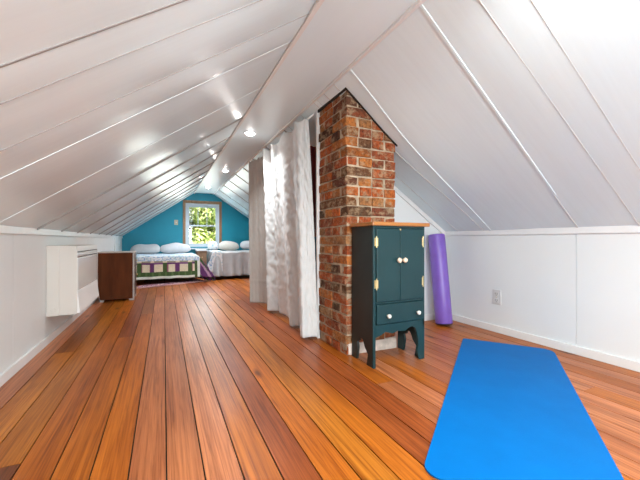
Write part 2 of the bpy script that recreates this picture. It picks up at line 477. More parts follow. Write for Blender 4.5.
# thin joints between the boards
for y in (1.455, 1.81):
    trim(strip_on_slope(XL, ZL, XSL, ZS, y, y, 0.0026, 0.01, 0.0035, nl), 'shade_joint_dark', 0)
trim(strip_on_slope(XR, ZR, 2.86, slope_r(2.86), 1.60, 1.575, 0.0018, 0.01, 0.0065, nr), 'joint', 0)
for y in (1.0, 1.19, 2.52, 2.88):
    trim(strip_on_slope(XR, ZR, XSR, ZS, y, y, 0.0012, 0.01, 0.0058, nr), 'joint', 0)
# dark open gap where the boards meet the brickwork
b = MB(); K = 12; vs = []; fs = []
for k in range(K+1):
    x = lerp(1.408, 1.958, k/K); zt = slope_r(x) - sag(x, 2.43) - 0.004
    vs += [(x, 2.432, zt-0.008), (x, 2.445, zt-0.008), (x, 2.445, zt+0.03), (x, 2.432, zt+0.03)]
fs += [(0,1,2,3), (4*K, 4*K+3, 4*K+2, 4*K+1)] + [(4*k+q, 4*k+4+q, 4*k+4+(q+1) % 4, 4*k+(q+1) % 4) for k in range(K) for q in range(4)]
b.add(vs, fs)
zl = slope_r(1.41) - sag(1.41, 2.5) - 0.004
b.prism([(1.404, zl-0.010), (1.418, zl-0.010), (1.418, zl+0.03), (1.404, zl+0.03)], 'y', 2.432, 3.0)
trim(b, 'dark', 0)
# edge mouldings of the flat strip
b = MB(); b.box((XSL-0.012, YB, ZS-0.028), (XSL+0.016, YE, ZS+0.004)); trim(b)
b = MB(); b.box((XSR-0.016, YB, ZS-0.022), (XSR+0.010, YE, ZS+0.004)); trim(b)
# short butt joints along the top edge of the right slope
dd = Vector((1,0,-0.66)).normalized()
for y in (2.72, 2.95, 3.3, 3.7):
    P = Vector((XSR, 0, ZS)); Q = P + dd*0.10
    trim(strip_on_slope(P.x, P.z, Q.x, Q.z, y, y, 0.003, 0.01, 0.006, nr), 'joint', 0)

def gable_poly(ext=0.0):
    return [(XL-ext, -0.1), (XR+ext, -0.1), (XR+ext, ZR-0.0), (XSR+0.02, ZS+0.03), (XSL-0.02, ZS+0.03), (XL-ext, ZL)]
def wall_with_hole(y0, y1, hole, name, m):
    """gable built round a rectangular opening"""
    hx0, hx1, hz0, hz1 = hole
    def top(x):
        if x < XSL: return ZL + 0.03 + (x-XL)*0.706
        if x > XSR: return ZR + 0.03 + (XR-x)*0.66
        return ZS + 0.03
    b = MB()
    def col(xa, xb, za, zb=None):
        cuts = sorted(set([xa, xb] + [x for x in (XSL, XSR) if xa < x < xb]))
        for p, q in zip(cuts, cuts[1:]):
            b.prism([(p, za), (q, za), (q, top(q) if zb is None else zb), (p, top(p) if zb is None else zb)], 'y', y0, y1)
    col(XL-0.1, hx0, -0.1); col(hx1, XR+0.1, -0.1); col(hx0, hx1, hz1); col(hx0, hx1, -0.1, hz0)
    return struct(b.build(name, m))
WX0, WX1, WZ0, WZ1 = 0.56, 1.50, 0.80, 2.07
wall_with_hole(YE, YE+0.12, (WX0, WX1, WZ0, WZ1), 'wall_end', M['teal_wall'])
wall_with_hole(YB-0.12, YB, (0.25, 1.95, 0.45, 2.05), 'wall_rear', M['wall'])
# knee walls in panels with fine joints
def knee(name, x0, x1, ztop, seams):
    b = MB(); ys = [YB-0.1] + seams + [YE+0.1]
    for a, c in zip(ys, ys[1:]):
        b.box((x0, a+0.0015, -0.1), (x1, c-0.0015, ztop+0.03))
    inner = x0 if x1 > 0 and x0 > 0 else x1
    return struct(b.build(name, M['wall']))
knee('wall_left', XL-0.1, XL, ZL, [-0.7, 0.7, 2.1, 3.2, 5.09, 5.87, 7.3, 8.7])
knee('wall_right', XR, XR+0.1, ZR, [-1.2, 0.2, 1.62, 3.1, 4.5, 6.0, 7.5, 9.0])
# cornice rails and baseboards
b = MB(); b.box((XL, YB, ZL-0.045), (XL+0.018, YE, ZL+0.012)); trim(b)
b = MB(); b.box((XR-0.018, YB, ZR-0.045), (XR, 3.1, ZR+0.012)); trim(b)
b = MB(); b.box((XL, 8.70, 0), (XL+0.02, 8.80, ZL-0.045)); trim(b)
def baseboard(name, a, c):
    b = MB(); b.box(a, c); return struct(b.build(name, M['trim'], bevel=0.004))
baseboard('baseboard_left', (XL, YB, 0), (XL+0.02, YE, 0.075))
baseboard('baseboard_right', (XR-0.02, YB, 0), (XR, 3.1, 0.075))
# partition behind the chimney
def slope_z(x): return ZR + 0.66*(XR-x)
b = MB(); b.prism([(1.90, -0.02), (XR+0.02, -0.02), (XR+0.02, slope_z(XR)+0.0), (1.90, slope_z(1.90)+0.012)], 'y', 3.1, 3.18)
struct(b.build('wall_partition', M['wall']))
baseboard('baseboard_partition', (1.95, 3.08, 0), (XR-0.02, 3.1, 0.075))
b = MB(); b.prism([(1.90, slope_z(1.90)-0.062), (XR-0.018, slope_z(XR-0.018)-0.062), (XR-0.018, slope_z(XR-0.018)-0.004), (1.90, slope_z(1.90)-0.004)], 'y', 3.075, 3.1)
trim(b)
# white board along the back edge of the chimney
b = MB(); b.box((1.405, 3.005, 0), (1.45, 3.04, 2.31)); trim(b)

# far window
b = MB()
for a, c in (((0.49,10.165,0.76),(0.56,10.2,2.15)), ((1.50,10.165,0.76),(1.57,10.2,2.15)), ((0.56,10.165,2.07),(1.50,10.2,2.15))): b.box(a, c)
win = struct(b.build('window_1', M['casing'], bevel=0.006))
b = MB()
for a, c in (((0.56,10.19,0.80),(0.625,10.28,2.07)), ((1.435,10.19,0.80),(1.50,10.28,2.07)), ((0.625,10.19,2.0),(1.435,10.28,2.07)), ((0.625,10.19,0.80),(1.435,10.28,0.85))): b.box(a, c)
b.build('window_frame', M['sash'], win, bevel=0.004)
def sash(z0, z1, y, munt):
    b = MB()
    for a, c in (((0.625,y,z0),(0.66,y+0.03,z1)), ((1.40,y,z0),(1.435,y+0.03,z1)), ((0.66,y,z0),(1.40,y+0.03,z0+0.045)), ((0.66,y,z1-0.04),(1.40,y+0.03,z1))): b.box(a, c)
    for x in munt: b.box((x-0.011, y+0.004, z0+0.045), (x+0.011, y+0.026, z1-0.04))
    s_ = b.build('window_sash', M['sash'], win, bevel=0.002)
    g = MB(); g.box((0.655, y+0.013, z0+0.03), (1.405, y+0.017, z1-0.03)); g.build('window_pane', M['glass'], s_)
sash(1.40, 2.0, 10.235, (0.905, 1.155)); sash(0.85, 1.44, 10.20, ())
b = MB(); b.box((0.47, 10.09, 0.735), (1.59, 10.2, 0.765)); b.build('window_sill', M['sash'], win, bevel=0.004)
# made-up, unseen rear window behind the camera, added to hold the fill light
b = MB()
for a, c in (((0.17,-2.2,0.37),(0.25,-2.17,2.13)), ((1.95,-2.2,0.37),(2.03,-2.17,2.13)), ((0.25,-2.2,2.05),(1.95,-2.17,2.13)), ((0.25,-2.2,0.37),(1.95,-2.17,0.45))): b.box(a, c)
rw = struct(b.build('fill_window', M['trim'], bevel=0.005))
b = MB()
for a, c in (((0.25,-2.27,0.45),(0.31,-2.2,2.05)), ((1.89,-2.27,0.45),(1.95,-2.2,2.05)), ((1.07,-2.27,0.45),(1.13,-2.2,2.05)), ((0.31,-2.27,1.99),(1.89,-2.2,2.05)), ((0.31,-2.27,0.45),(1.89,-2.2,0.51))): b.box(a, c)
b.build('window_sash', M['sash'], rw, bevel=0.004)
b = MB(); b.box((0.30,-2.24,0.5),(1.9,-2.235,2.0)); b.build('window_pane', M['glass'], rw)

# ground outside and trees
b = MB(); b.box((-30,-30,-3.3),(35,45,-3.2)); o = struct(b.build('ground', M['grass'])) 
def tree(x, y, r, top, nleaf, label, seed):
    rnd = random.Random(seed)
    t = thing('leafy_tree', label, 'tree', (x, y, -3.2), 'trees outside the far window')
    tr = MB(); tr.tube([(x,y,-3.25),(x+0.1,y,-1.5),(x-0.05,y+0.1,0.2),(x+0.1,y,top-0.8)], [0.22,0.17,0.12,0.04], 10)
    for k in range(7):
        a = k*0.9; z = -0.5 + k*0.35
        tr.tube([(x,y,z),(x+math.cos(a)*r*0.4,y+math.sin(a)*r*0.4,z+0.5),(x+math.cos(a)*r*0.8,y+math.sin(a)*r*0.8,z+0.8)], [0.06,0.04,0.015], 6)
    tr.build('trunk', M['bark'], t, smooth=True)
    cr_ = MB()
    blobs = [(x+rnd.uniform(-r,r)*0.8, y+rnd.uniform(-r,r)*0.5, rnd.uniform(-0.8, top), rnd.uniform(0.35,0.6)*r*0.6) for _ in range(34)]
    for i in range(nleaf):
        bx, by, bz, br = rnd.choice(blobs)
        d = Vector((rnd.gauss(0,1), rnd.gauss(0,1), rnd.gauss(0,1))).normalized()
        c = Vector((bx,by,bz)) + d*br*rnd.uniform(0.75,1.05)
        s_ = rnd.uniform(0.06,0.11)
        nrm = (d + Vector((rnd.uniform(-.6,.6), rnd.uniform(-.6,.6), rnd.uniform(0,.8)))).normalized()
        u = nrm.orthogonal().normalized(); v = nrm.cross(u); a = rnd.uniform(0,6.28)
        u, v = u*math.cos(a)+v*math.sin(a), v*math.cos(a)-u*math.sin(a)
        cr_.add([c-u*s_, c-v*s_*0.5+nrm*0.01, c+u*s_, c+v*s_*0.5+nrm*0.01], [(0,1,2,3)])
    cr_.build('crown', M['leaf'], t, fixn=False)
tree(1.0, 14.2, 1.9, 3.2, 16000, 'sunlit yellow-green tree filling the lower middle of the far window', 3)
tree(3.5, 17.5, 1.7, 3.6, 6000, 'tree behind, seen through the right upper panes of the far window', 5)
tree(-0.6, 18.5, 1.7, 4.2, 6000, 'tree behind, seen through the left upper panes of the far window', 9)

# ------------------------------------------------------------------ chimney
def make_chimney():
    x0, x1, y0, y1 = 1.42, 1.945, 2.447, 3.0
    core = MB()
    i = 0.010
    core.prism([(x0+i, 0), (x1-i, 0), (x1-i, slope_z(x1)+0.03), (x0+i, slope_z(x0)+0.03)], 'y', y0+i, y1-i)
    t = thing('brick_chimney', 'old red and brown brick chimney stack rising from floor to sloped ceiling', 'chimney', ((x0+x1)/2, (y0+y1)/2, 0))
    core.build('mortar', M['mortar'], t)
    bk = MB(); rnd = random.Random(11)
    ch, mo, dp = 0.0865, 0.013, 0.11
    nc = 28
    def run(a, c, ln, off):
        ps = [a]; p = a + off if off else a + ln
        while p < c - 0.05: ps.append(p); p += ln
        ps.append(c); return list(zip(ps, ps[1:]))
    for k in range(nc):
        z0 = k*ch + mo*0.5; z1 = z0 + ch - mo
        hdr = k % 6 == 4
        ev = k % 2 == 0
        ln = 0.131 if hdr else 0.262
        q = lambda: rnd.uniform(-0.007, 0.005)
        def put(ax, a, c, face):
            a2, c2 = a + mo*0.5, c - mo*0.5; j = q()
            if face == 'f': lo, hi = (a2, y0+j, z0), (c2, y0+dp, z1)
            if face == 'k': lo, hi = (a2, y1-dp, z0), (c2, y1+j, z1)
            if face == 'l': lo, hi = (x0+j, a2, z0), (x0+dp, c2, z1)
            if face == 'r': lo, hi = (x1-dp, a2, z0), (x1+j, c2, z1)
            zt = slope_z((lo[0]+hi[0])/2)
            if lo[2] > slope_z(lo[0]) + 0.09: return
            bk.box(lo, (hi[0], hi[1], hi[2]), 0, None, 0.0055)
        fx = (x0, x1) if ev else (x0+0.125, x1-0.125)
        sy = (y0+0.125, y1-0.125) if ev else (y0, y1)
        for a, c in run(fx[0], fx[1], ln, 0 if ev else 0.14): put('x', a, c, 'f'); put('x', a, c, 'k')
        for a, c in run(sy[0], sy[1], ln, 0 if not ev else 0.15): put('y', a, c, 'l'); put('y', a, c, 'r')
    o = bk.build('bricks', M['brick'], t, bevel=0.006, seg=2)
    wb = MB(); wb.box((x0+0.02, y0-0.008, 0), (x1+0.006, y0+0.03, 0.10), 0, None, 0.006)
    wb.build('whitewashed_base', M['whitewash'], t, bevel=0.008)['label'] = 'pale whitewashed base course'
make_chimney()

# ------------------------------------------------------------------ cabinet
def make_cabinet():
    x0, x1, y0, y1, zt = 1.465, 1.982, 2.112, 2.432, 1.112
    t = thing('wooden_cabinet', 'dark teal painted two-door cabinet with honey wood top against the brick chimney', 'cabinet', ((x0+x1)/2, (y0+y1)/2, 0))
    # side panels with an arched cut between the feet
    arch = []
    for k in range(13):
        a = math.pi*k/12
        arch.append((lerp(y1-0.075, y0+0.095, k/12), 0.03 + 0.165*math.sin(a)**0.7 if 0 < k < 12 else 0.0))
    arch[1] = (y1-0.095, 0.10); arch[11] = (y0+0.075, 0.09); arch[2] = (y1-0.082, 0.15)
    prof = [(y0, 0), (y0, zt), (y1, zt), (y1, 0)] + arch
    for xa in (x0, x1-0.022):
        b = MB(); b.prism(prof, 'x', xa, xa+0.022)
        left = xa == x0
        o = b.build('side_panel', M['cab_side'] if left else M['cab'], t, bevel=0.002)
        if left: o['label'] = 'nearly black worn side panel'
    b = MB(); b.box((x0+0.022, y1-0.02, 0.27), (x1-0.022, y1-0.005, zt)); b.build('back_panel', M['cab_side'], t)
    for za in (0.30, 0.497, 0.80):
        b = MB(); b.box((x0+0.022, y0+0.02, za), (x1-0.022, y1-0.02, za+0.015)); b.build('shelf', M['cab'], t)
    # face frame
    b = MB(); f0, f1 = y0-0.002, y0+0.018
    b.box((x0-0.001, f0, 0), (x0+0.022, f1, zt)); b.box((x1-0.020, f0, 0.28), (x1+0.001, f1, zt))
    b.box((x0+0.022, f0, zt-0.020), (x1-0.020, f1, zt)); b.box((x0+0.022, f0, 0.496), (x1-0.020, f1, 0.513))
    b.build('face_frame', M['cab'], t, bevel=0.002)
    # scalloped apron with right bracket foot
    lo = [(x0+0.022, 0.238), (x0+0.075, 0.252), (x0+0.115, 0.273), (x0+0.15, 0.262), (x0+0.19, 0.252), (x0+0.235, 0.268), (x0+0.27, 0.262), (x0+0.31, 0.258),
          (x0+0.345, 0.278), (x0+0.385, 0.288), (x0+0.415, 0.275), (x0+0.437, 0.235), (x0+0.450, 0.175), (x0+0.452, 0.125), (x0+0.442, 0.085), (x0+0.450, 0.03), (x0+0.466, 0.0), (x1+0.001, 0.0), (x1+0.001, 0.333), (x0+0.022, 0.333)]
    b = MB(); b.prism(lo, 'y', f0, f1); b.build('apron', M['cab'], t, bevel=0.002)
    # doors
    def knob(c, m, par, r=0.021):
        b = MB(); b.lathe([(0.008,0),(0.008,0.012),(r*0.8,0.016),(r,0.026),(r*0.85,0.036),(r*0.4,0.041)], c, (0,-1,0), 16)
        b.build('knob', m, par, smooth=True)
    mid = 1.7195
    for (xa, xb, kx, hx) in ((x0+0.025, mid-0.002, 1.692, x0+0.019), (mid+0.002, x1-0.023, 1.748, x1-0.019)):
        b = MB(); b.box((xa, y0-0.012, 0.516), (xb, y0+0.016, zt-0.023))
        d = b.build('door', M['cab'], t, bevel=0.004)
        knob((kx, y0-0.012, 0.838), M['knob_wood'], d)
        for hz in (0.655, 0.985):
            h = MB(); s_ = 1 if hx < 1.7 else -1
            h.tube([(hx+s_*0.005, y0-0.011, hz-0.045), (hx+s_*0.005, y0-0.011, hz+0.045)], 0.0045, 8)
            h.box((hx-0.010, y0-0.0065, hz-0.032), (hx+0.002, y0-0.001, hz+0.032))
            h.box((hx+0.007, y0-0.0155, hz-0.032), (hx+0.018, y0-0.011, hz+0.032)) if s_ > 0 else h.box((hx-0.018, y0-0.0155, hz-0.032), (hx-0.007, y0-0.011, hz+0.032))
            h.build('hinge', M['brass'], d)
    b = MB(); b.box((1.714, y0-0.014, zt-0.034), (1.726, y0-0.002, zt-0.020)); b.build('latch', M['brass'], t)
    b = MB(); b.box((x0+0.028, y0-0.010, 0.338), (x1-0.024, y0+0.016, 0.492)); d = b.build('drawer', M['cab'], t, bevel=0.004)
    knob((1.592, y0-0.010, 0.402), M['knob_glass'], d, 0.018); knob((1.892, y0-0.010, 0.402), M['knob_glass'], d, 0.018)
    b = MB(); b.box((x0-0.018, y0-0.022, zt), (x1+0.044, y1+0.004, zt+0.030)); b.build('top', M['cab_top'], t, bevel=0.006)['label'] = 'honey-coloured wooden top'
make_cabinet()

# ------------------------------------------------------------------ curtains
def curtain(name, top, bot, ztop, zb, seed, m, label, crinkle, rows=120, per=18):
    T = cr([(a, b_, 0) for a, b_ in top], per); Q = cr([(a, b_, 0) for a, b_ in bot], per)
    g = []
    for i in range(rows+1):
        f = i/rows; row = []
        for j in range(len(T)):
            u = j/(len(T)-1)
            e = f**0.8
            p = T[j].lerp(Q[j], e)
            z = lerp(ztop + 0.012*math.sin(u*41+seed), zb(u), f)
            t = (T[min(j+1, len(T)-1)] - T[max(j-1, 0)]).normalized(); nn = Vector((t.y, -t.x, 0))
            d = mnoise.noise(Vector((u*9+seed, z*0.6, 1.0)))*0.014 + 0.007*math.exp(-((z-0.36)/0.012)**2)
            d += mnoise.noise(Vector((u*26+seed, z*11+u*6, 3.0)))*0.016*crinkle*(0.35+0.65*math.sin(math.pi*min(1, f*1.05)))
            d += mnoise.noise(Vector((u*40+seed, z*24-u*14, 5.0)))*0.008*crinkle
            d *= min(1, 0.35 + 4*f)
            row.append((p.x + nn.x*d, p.y + nn.y*d, z))
        g.append(row)
    b = MB(); b.grid(g)
    o = b.build(name, M[m], smooth=True, fixn=False)
    solid(o, 0.004)
    return tag(o, label, 'curtain')
curtain('curtain', [(1.36,4.62),(1.258,4.50),(1.368,4.47),(1.285,4.20),(1.366,4.14),(1.30,3.80),(1.355,3.58),(1.279,3.31),(1.338,3.21),(1.378,3.177)],
        [(1.40,4.46),(1.272,4.33),(1.404,4.235),(1.388,4.15),(1.43,3.95),(1.305,3.53),(1.386,3.41),(1.226,3.00),(1.30,2.965),(1.388,2.955)],
        2.275, lambda u: 0.03 + 0.01*math.sin(u*9), 2.0, 'curtain', 'crinkled white satin curtain hanging in folds beside the brick chimney', 1.0)
curtain('curtain', [(1.255,5.36),(1.30,5.15),(1.364,4.94),(1.40,4.72)], [(1.205,5.06),(1.31,4.98),(1.417,4.867),(1.45,4.70)],
        2.275, lambda u: 0.03, 6.0, 'curtain_far', 'smoother curtain with shade painted in grey-beige, the far narrow one toward the beds', 0.35)
b = MB(); b.tube([(1.385,3.06,2.29),(1.385,4.2,2.29),(1.375,5.4,2.29)], 0.008, 8)
for y in (3.3, 4.4, 5.2): b.tube([(1.383,y,2.29),(1.383,y,2.345)], 0.005, 6)
tag(b.build('curtain_rod', M['trim'], smooth=True), 'thin white rod the curtains hang from under the slope', 'curtain rod')
# cloth seen in the gap behind the near curtain
g = []
for i in range(40):
    z = lerp(2.02, 0.42, i/39)
    g.append([(1.415+0.012*j, 3.25+0.012*math.sin(j*1.1+z), z) for j in range(14)])
def ccol(i, j): return (0.16,0.02,0.02) if i < 22 else ((0.30,0.10,0.08) if i < 24 else (0.035,0.12,0.24))
b = MB(); b.grid(g, 0, ccol)
o = b.build('hanging_cloth', M['cloth'], smooth=True, fixn=False); solid(o, 0.006)
tag(o, 'dark red and blue cloth glimpsed in the gap between white curtain and chimney', 'cloth')

# ------------------------------------------------------------------ blue mat
def make_mat():
    e = Vector((0.803, 0.596, 0)); p = Vector((0.596, -0.803, 0)); A = Vector((2.726, 2.359, 0))
    Ln, W, r = 2.16, 0.748, 0.07
    pts = []
    for (cx, cy, a0) in ((r, r, 180), (W-r*1.4, r*1.4, 270), (W-r, Ln-r, 0), (r, Ln-r, 90)):
        rr = r*1.4 if a0 == 270 else (0.03 if a0 == 180 else r)
        ccx = rr if cx < W/2 else W-rr; ccy = rr if cy < Ln/2 else Ln-rr
        for k in range(7):
            a = math.radians(a0 + 90*k/6)
            pts.append((ccx+rr*math.cos(a), ccy+rr*math.sin(a)))
    P = [A + p*a - e*c for a, c in pts]
    b = MB(); b.prism([(q.x, q.y) for q in P], 'z', 0.0008, 0.010)
    o = b.build('exercise_mat', M['mat'], bevel=0.002)
    tag(o, 'bright blue foam exercise mat lying flat on the floorboards', 'mat')
make_mat()

# ------------------------------------------------------------------ purple roller
def make_roller():
    a = Vector((2.965, 2.835, 0.016)); c = Vector((2.985, 2.975, 1.066)); ax = (c-a).normalized(); ln = (c-a).length
    t = thing('foam_roller', 'tall purple foam roller leaning upright in the white corner', 'foam roller', (a.x, a.y, 0))
    b = MB(); r = 0.097
    b.lathe([(r*0.45,0.006),(r-0.012,0.006),(r-0.003,0.010),(r,0.018),(r,ln*0.33),(r,ln*0.66),(r,ln-0.016),(r-0.005,ln-0.004),(r-0.014,ln),(r*0.45,ln),(r*0.42,ln-0.03)], a, ax, 40)
    b.build('body', M['roller'], t, smooth=True)
    b = MB(); b.lathe([(r-0.006,0),(r-0.002,0.004),(r-0.002,0.010),(r-0.02,0.012)], a, ax, 40)
    b.build('end_cap', M['roller_end'], t)['label'] = 'dark bottom rim'
make_roller()

# ------------------------------------------------------------------ outlet and switch
def make_outlet():
    t = thing('electrical_outlet', 'small grey electrical outlet on the white right knee wall', 'outlet', (XR, 2.375, 0.30))
    b = MB(); b.box((XR-0.008, 2.325, 0.302), (XR, 2.425, 0.460)); b.build('plate', M['outlet'], t, bevel=0.004)
    for z in (0.345, 0.417):
        b = MB(); b.box((XR-0.012, 2.352, z-0.024), (XR-0.006, 2.398, z+0.024)); s_ = b.build('socket', M['outlet'], t, bevel=0.003)
        b = MB()
        for y in (2.364, 2.386): b.box((XR-0.0128, y-0.0022, z-0.006), (XR-0.0115, y+0.0022, z+0.012))
        b.tube([(XR-0.0128, 2.375, z-0.014), (XR-0.0115, 2.375, z-0.014)], 0.004, 8)
        b.build('slot', M['slot'], s_)
    b = MB(); b.tube([(XR-0.010, 2.375, 0.381), (XR-0.007, 2.375, 0.381)], 0.005, 10); b.build('screw', M['brass'], t)
make_outlet()
t = thing('light_switch', 'small beige light switch on the teal end wall left of the window', 'light switch', (0.31, YE, 1.43))
b = MB(); b.box((0.262, YE-0.010, 1.43), (0.362, YE, 1.575)); b.build('plate', M['switch'], t, bevel=0.004)
b = MB(); b.box((0.30, YE-0.024, 1.488), (0.324, YE-0.008, 1.522)); b.build('toggle', M['box_top'], t, bevel=0.003)

# ------------------------------------------------------------------ wall heater
def make_heater():
    x1, ya, yb, za, zb = -0.778, 3.957, 5.05, 0.262, 0.945
    t = thing('wall_heater', 'cream boxy heater hung on the white left knee wall', 'heater', (XL, (ya+yb)/2, za))
    b = MB(); b.box((XL, ya, za), (XL+0.10, yb, zb)); b.build('back_case', M['heater'], t, bevel=0.006)
    b = MB(); b.prism([(XL+0.10, za+0.004), (x1-0.002, za+0.004), (x1, zb-0.006), (XL+0.10, zb-0.002)], 'y', ya+0.004, yb-0.004)
    fc = b.build('front_case', M['heater'], t, bevel=0.003)
    b = MB(); b.box((x1-0.006, ya+0.02, 0.50), (x1+0.006, yb-0.02, 0.815)); b.build('front_panel', M['heater_front'], t, bevel=0.003)
    b = MB(); b.prism([(x1-0.02, za+0.01), (x1+0.020, za+0.012), (x1+0.004, 0.492), (x1-0.005, 0.495)], 'y', ya+0.02, yb-0.02); b.build('lower_flap', M['heater_flap'], t, bevel=0.003)
    for z in (0.825, 0.875):
        b = MB(); b.box((x1-0.01, ya+0.03, z), (x1+0.0035, yb-0.03, z+0.011)); b.build('air_slot', M['grille'], t)
    b = MB(); b.box((x1-0.01, ya+0.02, 0.842), (x1+0.005, yb-0.02, 0.868)); b.build('louvre', M['heater_front'], t, bevel=0.002)
    b = MB(); b.lathe([(0.022,0),(0.022,0.006),(0.016,0.009)], (XL+0.055, ya, 0.325), (0,-1,0), 18); b.build('valve_cover', M['heater'], t)
make_heater()

# ------------------------------------------------------------------ brown dresser
def make_dresser():
    x0, x1, y0, y1, zt = -0.955, -0.448, 6.25, 6.72, 0.80
    t = thing('chest_of_drawers', 'reddish brown wooden chest of drawers between wall heater and left bed', 'dresser', ((x0+x1)/2, (y0+y1)/2, 0))
    b = MB(); b.prism([(x0+0.03, 0.03), (x1-0.022, 0.03), (x1-0.022, zt-0.012), (x0, zt-0.012), (x0, 0.25)], 'y', y0, y1); b.build('body', M['dresser'], t, bevel=0.004)
    b = MB(); b.box((x0-0.005, y0-0.008, zt-0.012), (x1-0.0, y1+0.008, zt+0.006)); b.build('top', M['dresser_edge'], t, bevel=0.004)['label'] = 'pale worn top edge'
    b = MB()
    for a, c in ((y0, y0+0.05), (y1-0.05, y1)): b.box((x1-0.022, a, 0.0), (x1, c, zt-0.012))
    b.build('front_frame', M['dresser_edge'], t, bevel=0.003)['label'] = 'pale front stile'
    for k in range(3):
        z = 0.06 + k*0.24
        b = MB(); b.box((x1-0.022, y0+0.055, z), (x1+0.006, y1-0.055, z+0.225)); d = b.build('drawer', M['dresser_dark'], t, bevel=0.004)
        b = MB(); b.lathe([(0.008,0),(0.008,0.012),(0.018,0.02),(0.012,0.03)], (x1+0.006, (y0+y1)/2, z+0.11), (1,0,0), 12); b.build('knob', M['brass'], d, smooth=True)
    for x in (x0+0.05, x1-0.05):
        for y in (y0+0.03, y1-0.03):
            b = MB(); b.box((x-0.025, y-0.025, 0), (x+0.025, y+0.025, 0.032)); b.build('foot', M['dresser_edge'], t)
make_dresser()

# ------------------------------------------------------------------ beds
def pillow(c, sx, sy, sz, m, label, group, rz=0.0, tilt=0.3, seed=0):
    b = MB(); R_, C_ = 18, 28; vs = []; fs = []
    rot = Matrix.Rotation(rz, 3, 'Z') @ Matrix.Rotation(tilt, 3, 'X')
    rows = []
    for i in range(R_+1):
        th = -math.pi/2 + math.pi*i/R_; row = []
        for j in range(C_+1):
            ph = 2*math.pi*j/C_
            f = lambda a, e: math.copysign(abs(a)**e, a)
            ct = f(math.cos(th), 0.8)
            x = sx*ct*f(math.cos(ph), 0.6); y = sy*ct*f(math.sin(ph), 0.6); z = sz*math.sin(th)*(1.0 if th > 0 else 0.55)
            k = mnoise.noise(Vector((x*4+seed, y*4, z*4)))*0.022
            row.append(Vector(c) + rot @ Vector((x+k, y+k, z*(1+1.3*k)+k)))
        rows.append(row)
    b.grid(rows)
    o = b.build('pillow', M[m], smooth=True)
    return tag(o, label, 'pillow', group)

def bed_base(x0, x1, y0, y1, z0, z1, label):
    t = thing('bed', label, 'bed', ((x0+x1)/2, (y0+y1)/2, 0), 'beds by the far window')
    b = MB(); b.box((x0+0.02, y0+0.03, z0-0.12), (x1-0.02, y1, z0)); b.build('bed_base', M['bed_wood'], t, bevel=0.006)
    for x in (x0+0.08, x1-0.08):
        for y in (y0+0.42, y1-0.08):
            b = MB(); b.lathe([(0.03,0),(0.035,z0-0.12)], (x, y, 0), (0,0,1), 12); b.build('leg', M['bed_wood'], t)
    b = MB(); b.box((x0, y0, z0), (x1, y1, z1)); b.build('mattress', M['mattress'], t, bevel=0.035, seg=4, smooth=True)
    return t
def cover(name, m, x0, x1, y0, y1, z, drop_f, drop_l, drop_r, label, cat, colf=None, flare=0.05, seed=0, nx=110, ny=60, amp=0.012, side_taper=True):
    """bedding: top, front drop and side drops as one draped sheet"""
    W = x1-x0; D = y1-y0
    us = [lerp(-drop_l, W+drop_r, i/nx) for i in range(nx+1)]
    vs_ = [lerp(-drop_f, D, j/ny) for j in range(ny+1)]
    rows = []
    for v in vs_:
        row = []
        for u in us:
            dx = max(0, -u) if u < 0 else max(0, u-W); sgn = -1 if u < 0 else 1
            dy = max(0, -v)
            x = x0 + min(max(u, 0), W); y = y0 + max(v, 0)
            k = mnoise.noise(Vector((u*5+seed, v*5, 1)))*amp
            h = max(dx, dy)
            r_ = math.hypot(dx, dy)
            zz = z - max(dx, dy) + k*0.6
            if dx > 0: fl = max(0.0, 1 - max(v, 0)/0.8) if side_taper else 1.0; x += sgn*(0.012 + fl*(flare*dx + abs(mnoise.noise(Vector((v*6+seed, 3, 0))))*dx*0.22) + min(dx, dy)*0.35)
            if dy > 0: y -= 0.012 + flare*0.4*dy + (mnoise.noise(Vector((u*6+seed, 7, 0)))+0.4)*dy*amp*8 + min(dx, dy)*0.25
            edge = min(1, (r_ if r_ > 0 else 0)/0.03)
            row.append((x, y, max(zz, 0.012) + 0.004))
        rows.append(row)
    b = MB(); cf = None
    if colf: cf = lambda i, j: colf(us[j], vs_[i])
    b.grid(rows, 0, cf)
    o = b.build(name, M[m], smooth=True, fixn=False); solid(o, 0.012)
    return tag(o, label, cat)

BX0, BX1, BY0, BY1 = -0.78, 0.735, 8.32, 10.08
bed_base(BX0, BX1, BY0, BY1, 0.30, 0.60, 'low wooden bed under the patchwork quilt left of the window')
def quilt_col(u, v):
    W = BX1-BX0
    cream, purple, green, white = (0.72,0.62,0.47), (0.12,0.035,0.14), (0.055,0.10,0.03), (0.72,0.74,0.66)
    r = random.Random(int(u*41)*71+int(v*41)); rr = r.random()
    blue = ((0.30,0.45,0.68), (0.62,0.70,0.80), (0.72,0.76,0.82), (0.45,0.62,0.70), (0.74,0.78,0.80))[int(rr*5)]
    if u > W:                                        # right hand drop: purple patches
        d = u-W
        if d < 0.03: return white
        return purple if ((d+v*0.8) % 0.30) < 0.19 else (0.42,0.25,0.38) if (d+v) % 0.2 < 0.1 else green
    if u < 0: return green
    d = -v
    if d < 0.125: return blue
    if u > W-0.03: return white
    if u > W-0.085: return green
    if d > 0.455: return white
    if d > 0.365: return green if (int(u*30) % 4) else (0.09,0.15,0.05)
    c = (u+0.03) % 0.262; k = int((u+0.03)/0.262) % 2
    if c < 0.085:
        if d < 0.165: return cream
        return (green if k else purple)
    if d < 0.195: return (purple if k else (0.20,0.07,0.22)) if d > 0.15 else (0.30,0.28,0.22)
    if c < 0.105 or c > 0.245: return (0.30,0.10,0.16) if k else cream
    return cream
cover('quilt', 'quilt', BX0, BX1, BY0, BY1, 0.622, 0.505, 0.10, 0.60, 'patchwork quilt with cream, purple and green blocks over the left bed', 'quilt', quilt_col, 0.32, 3, 150, 120, 0.010)
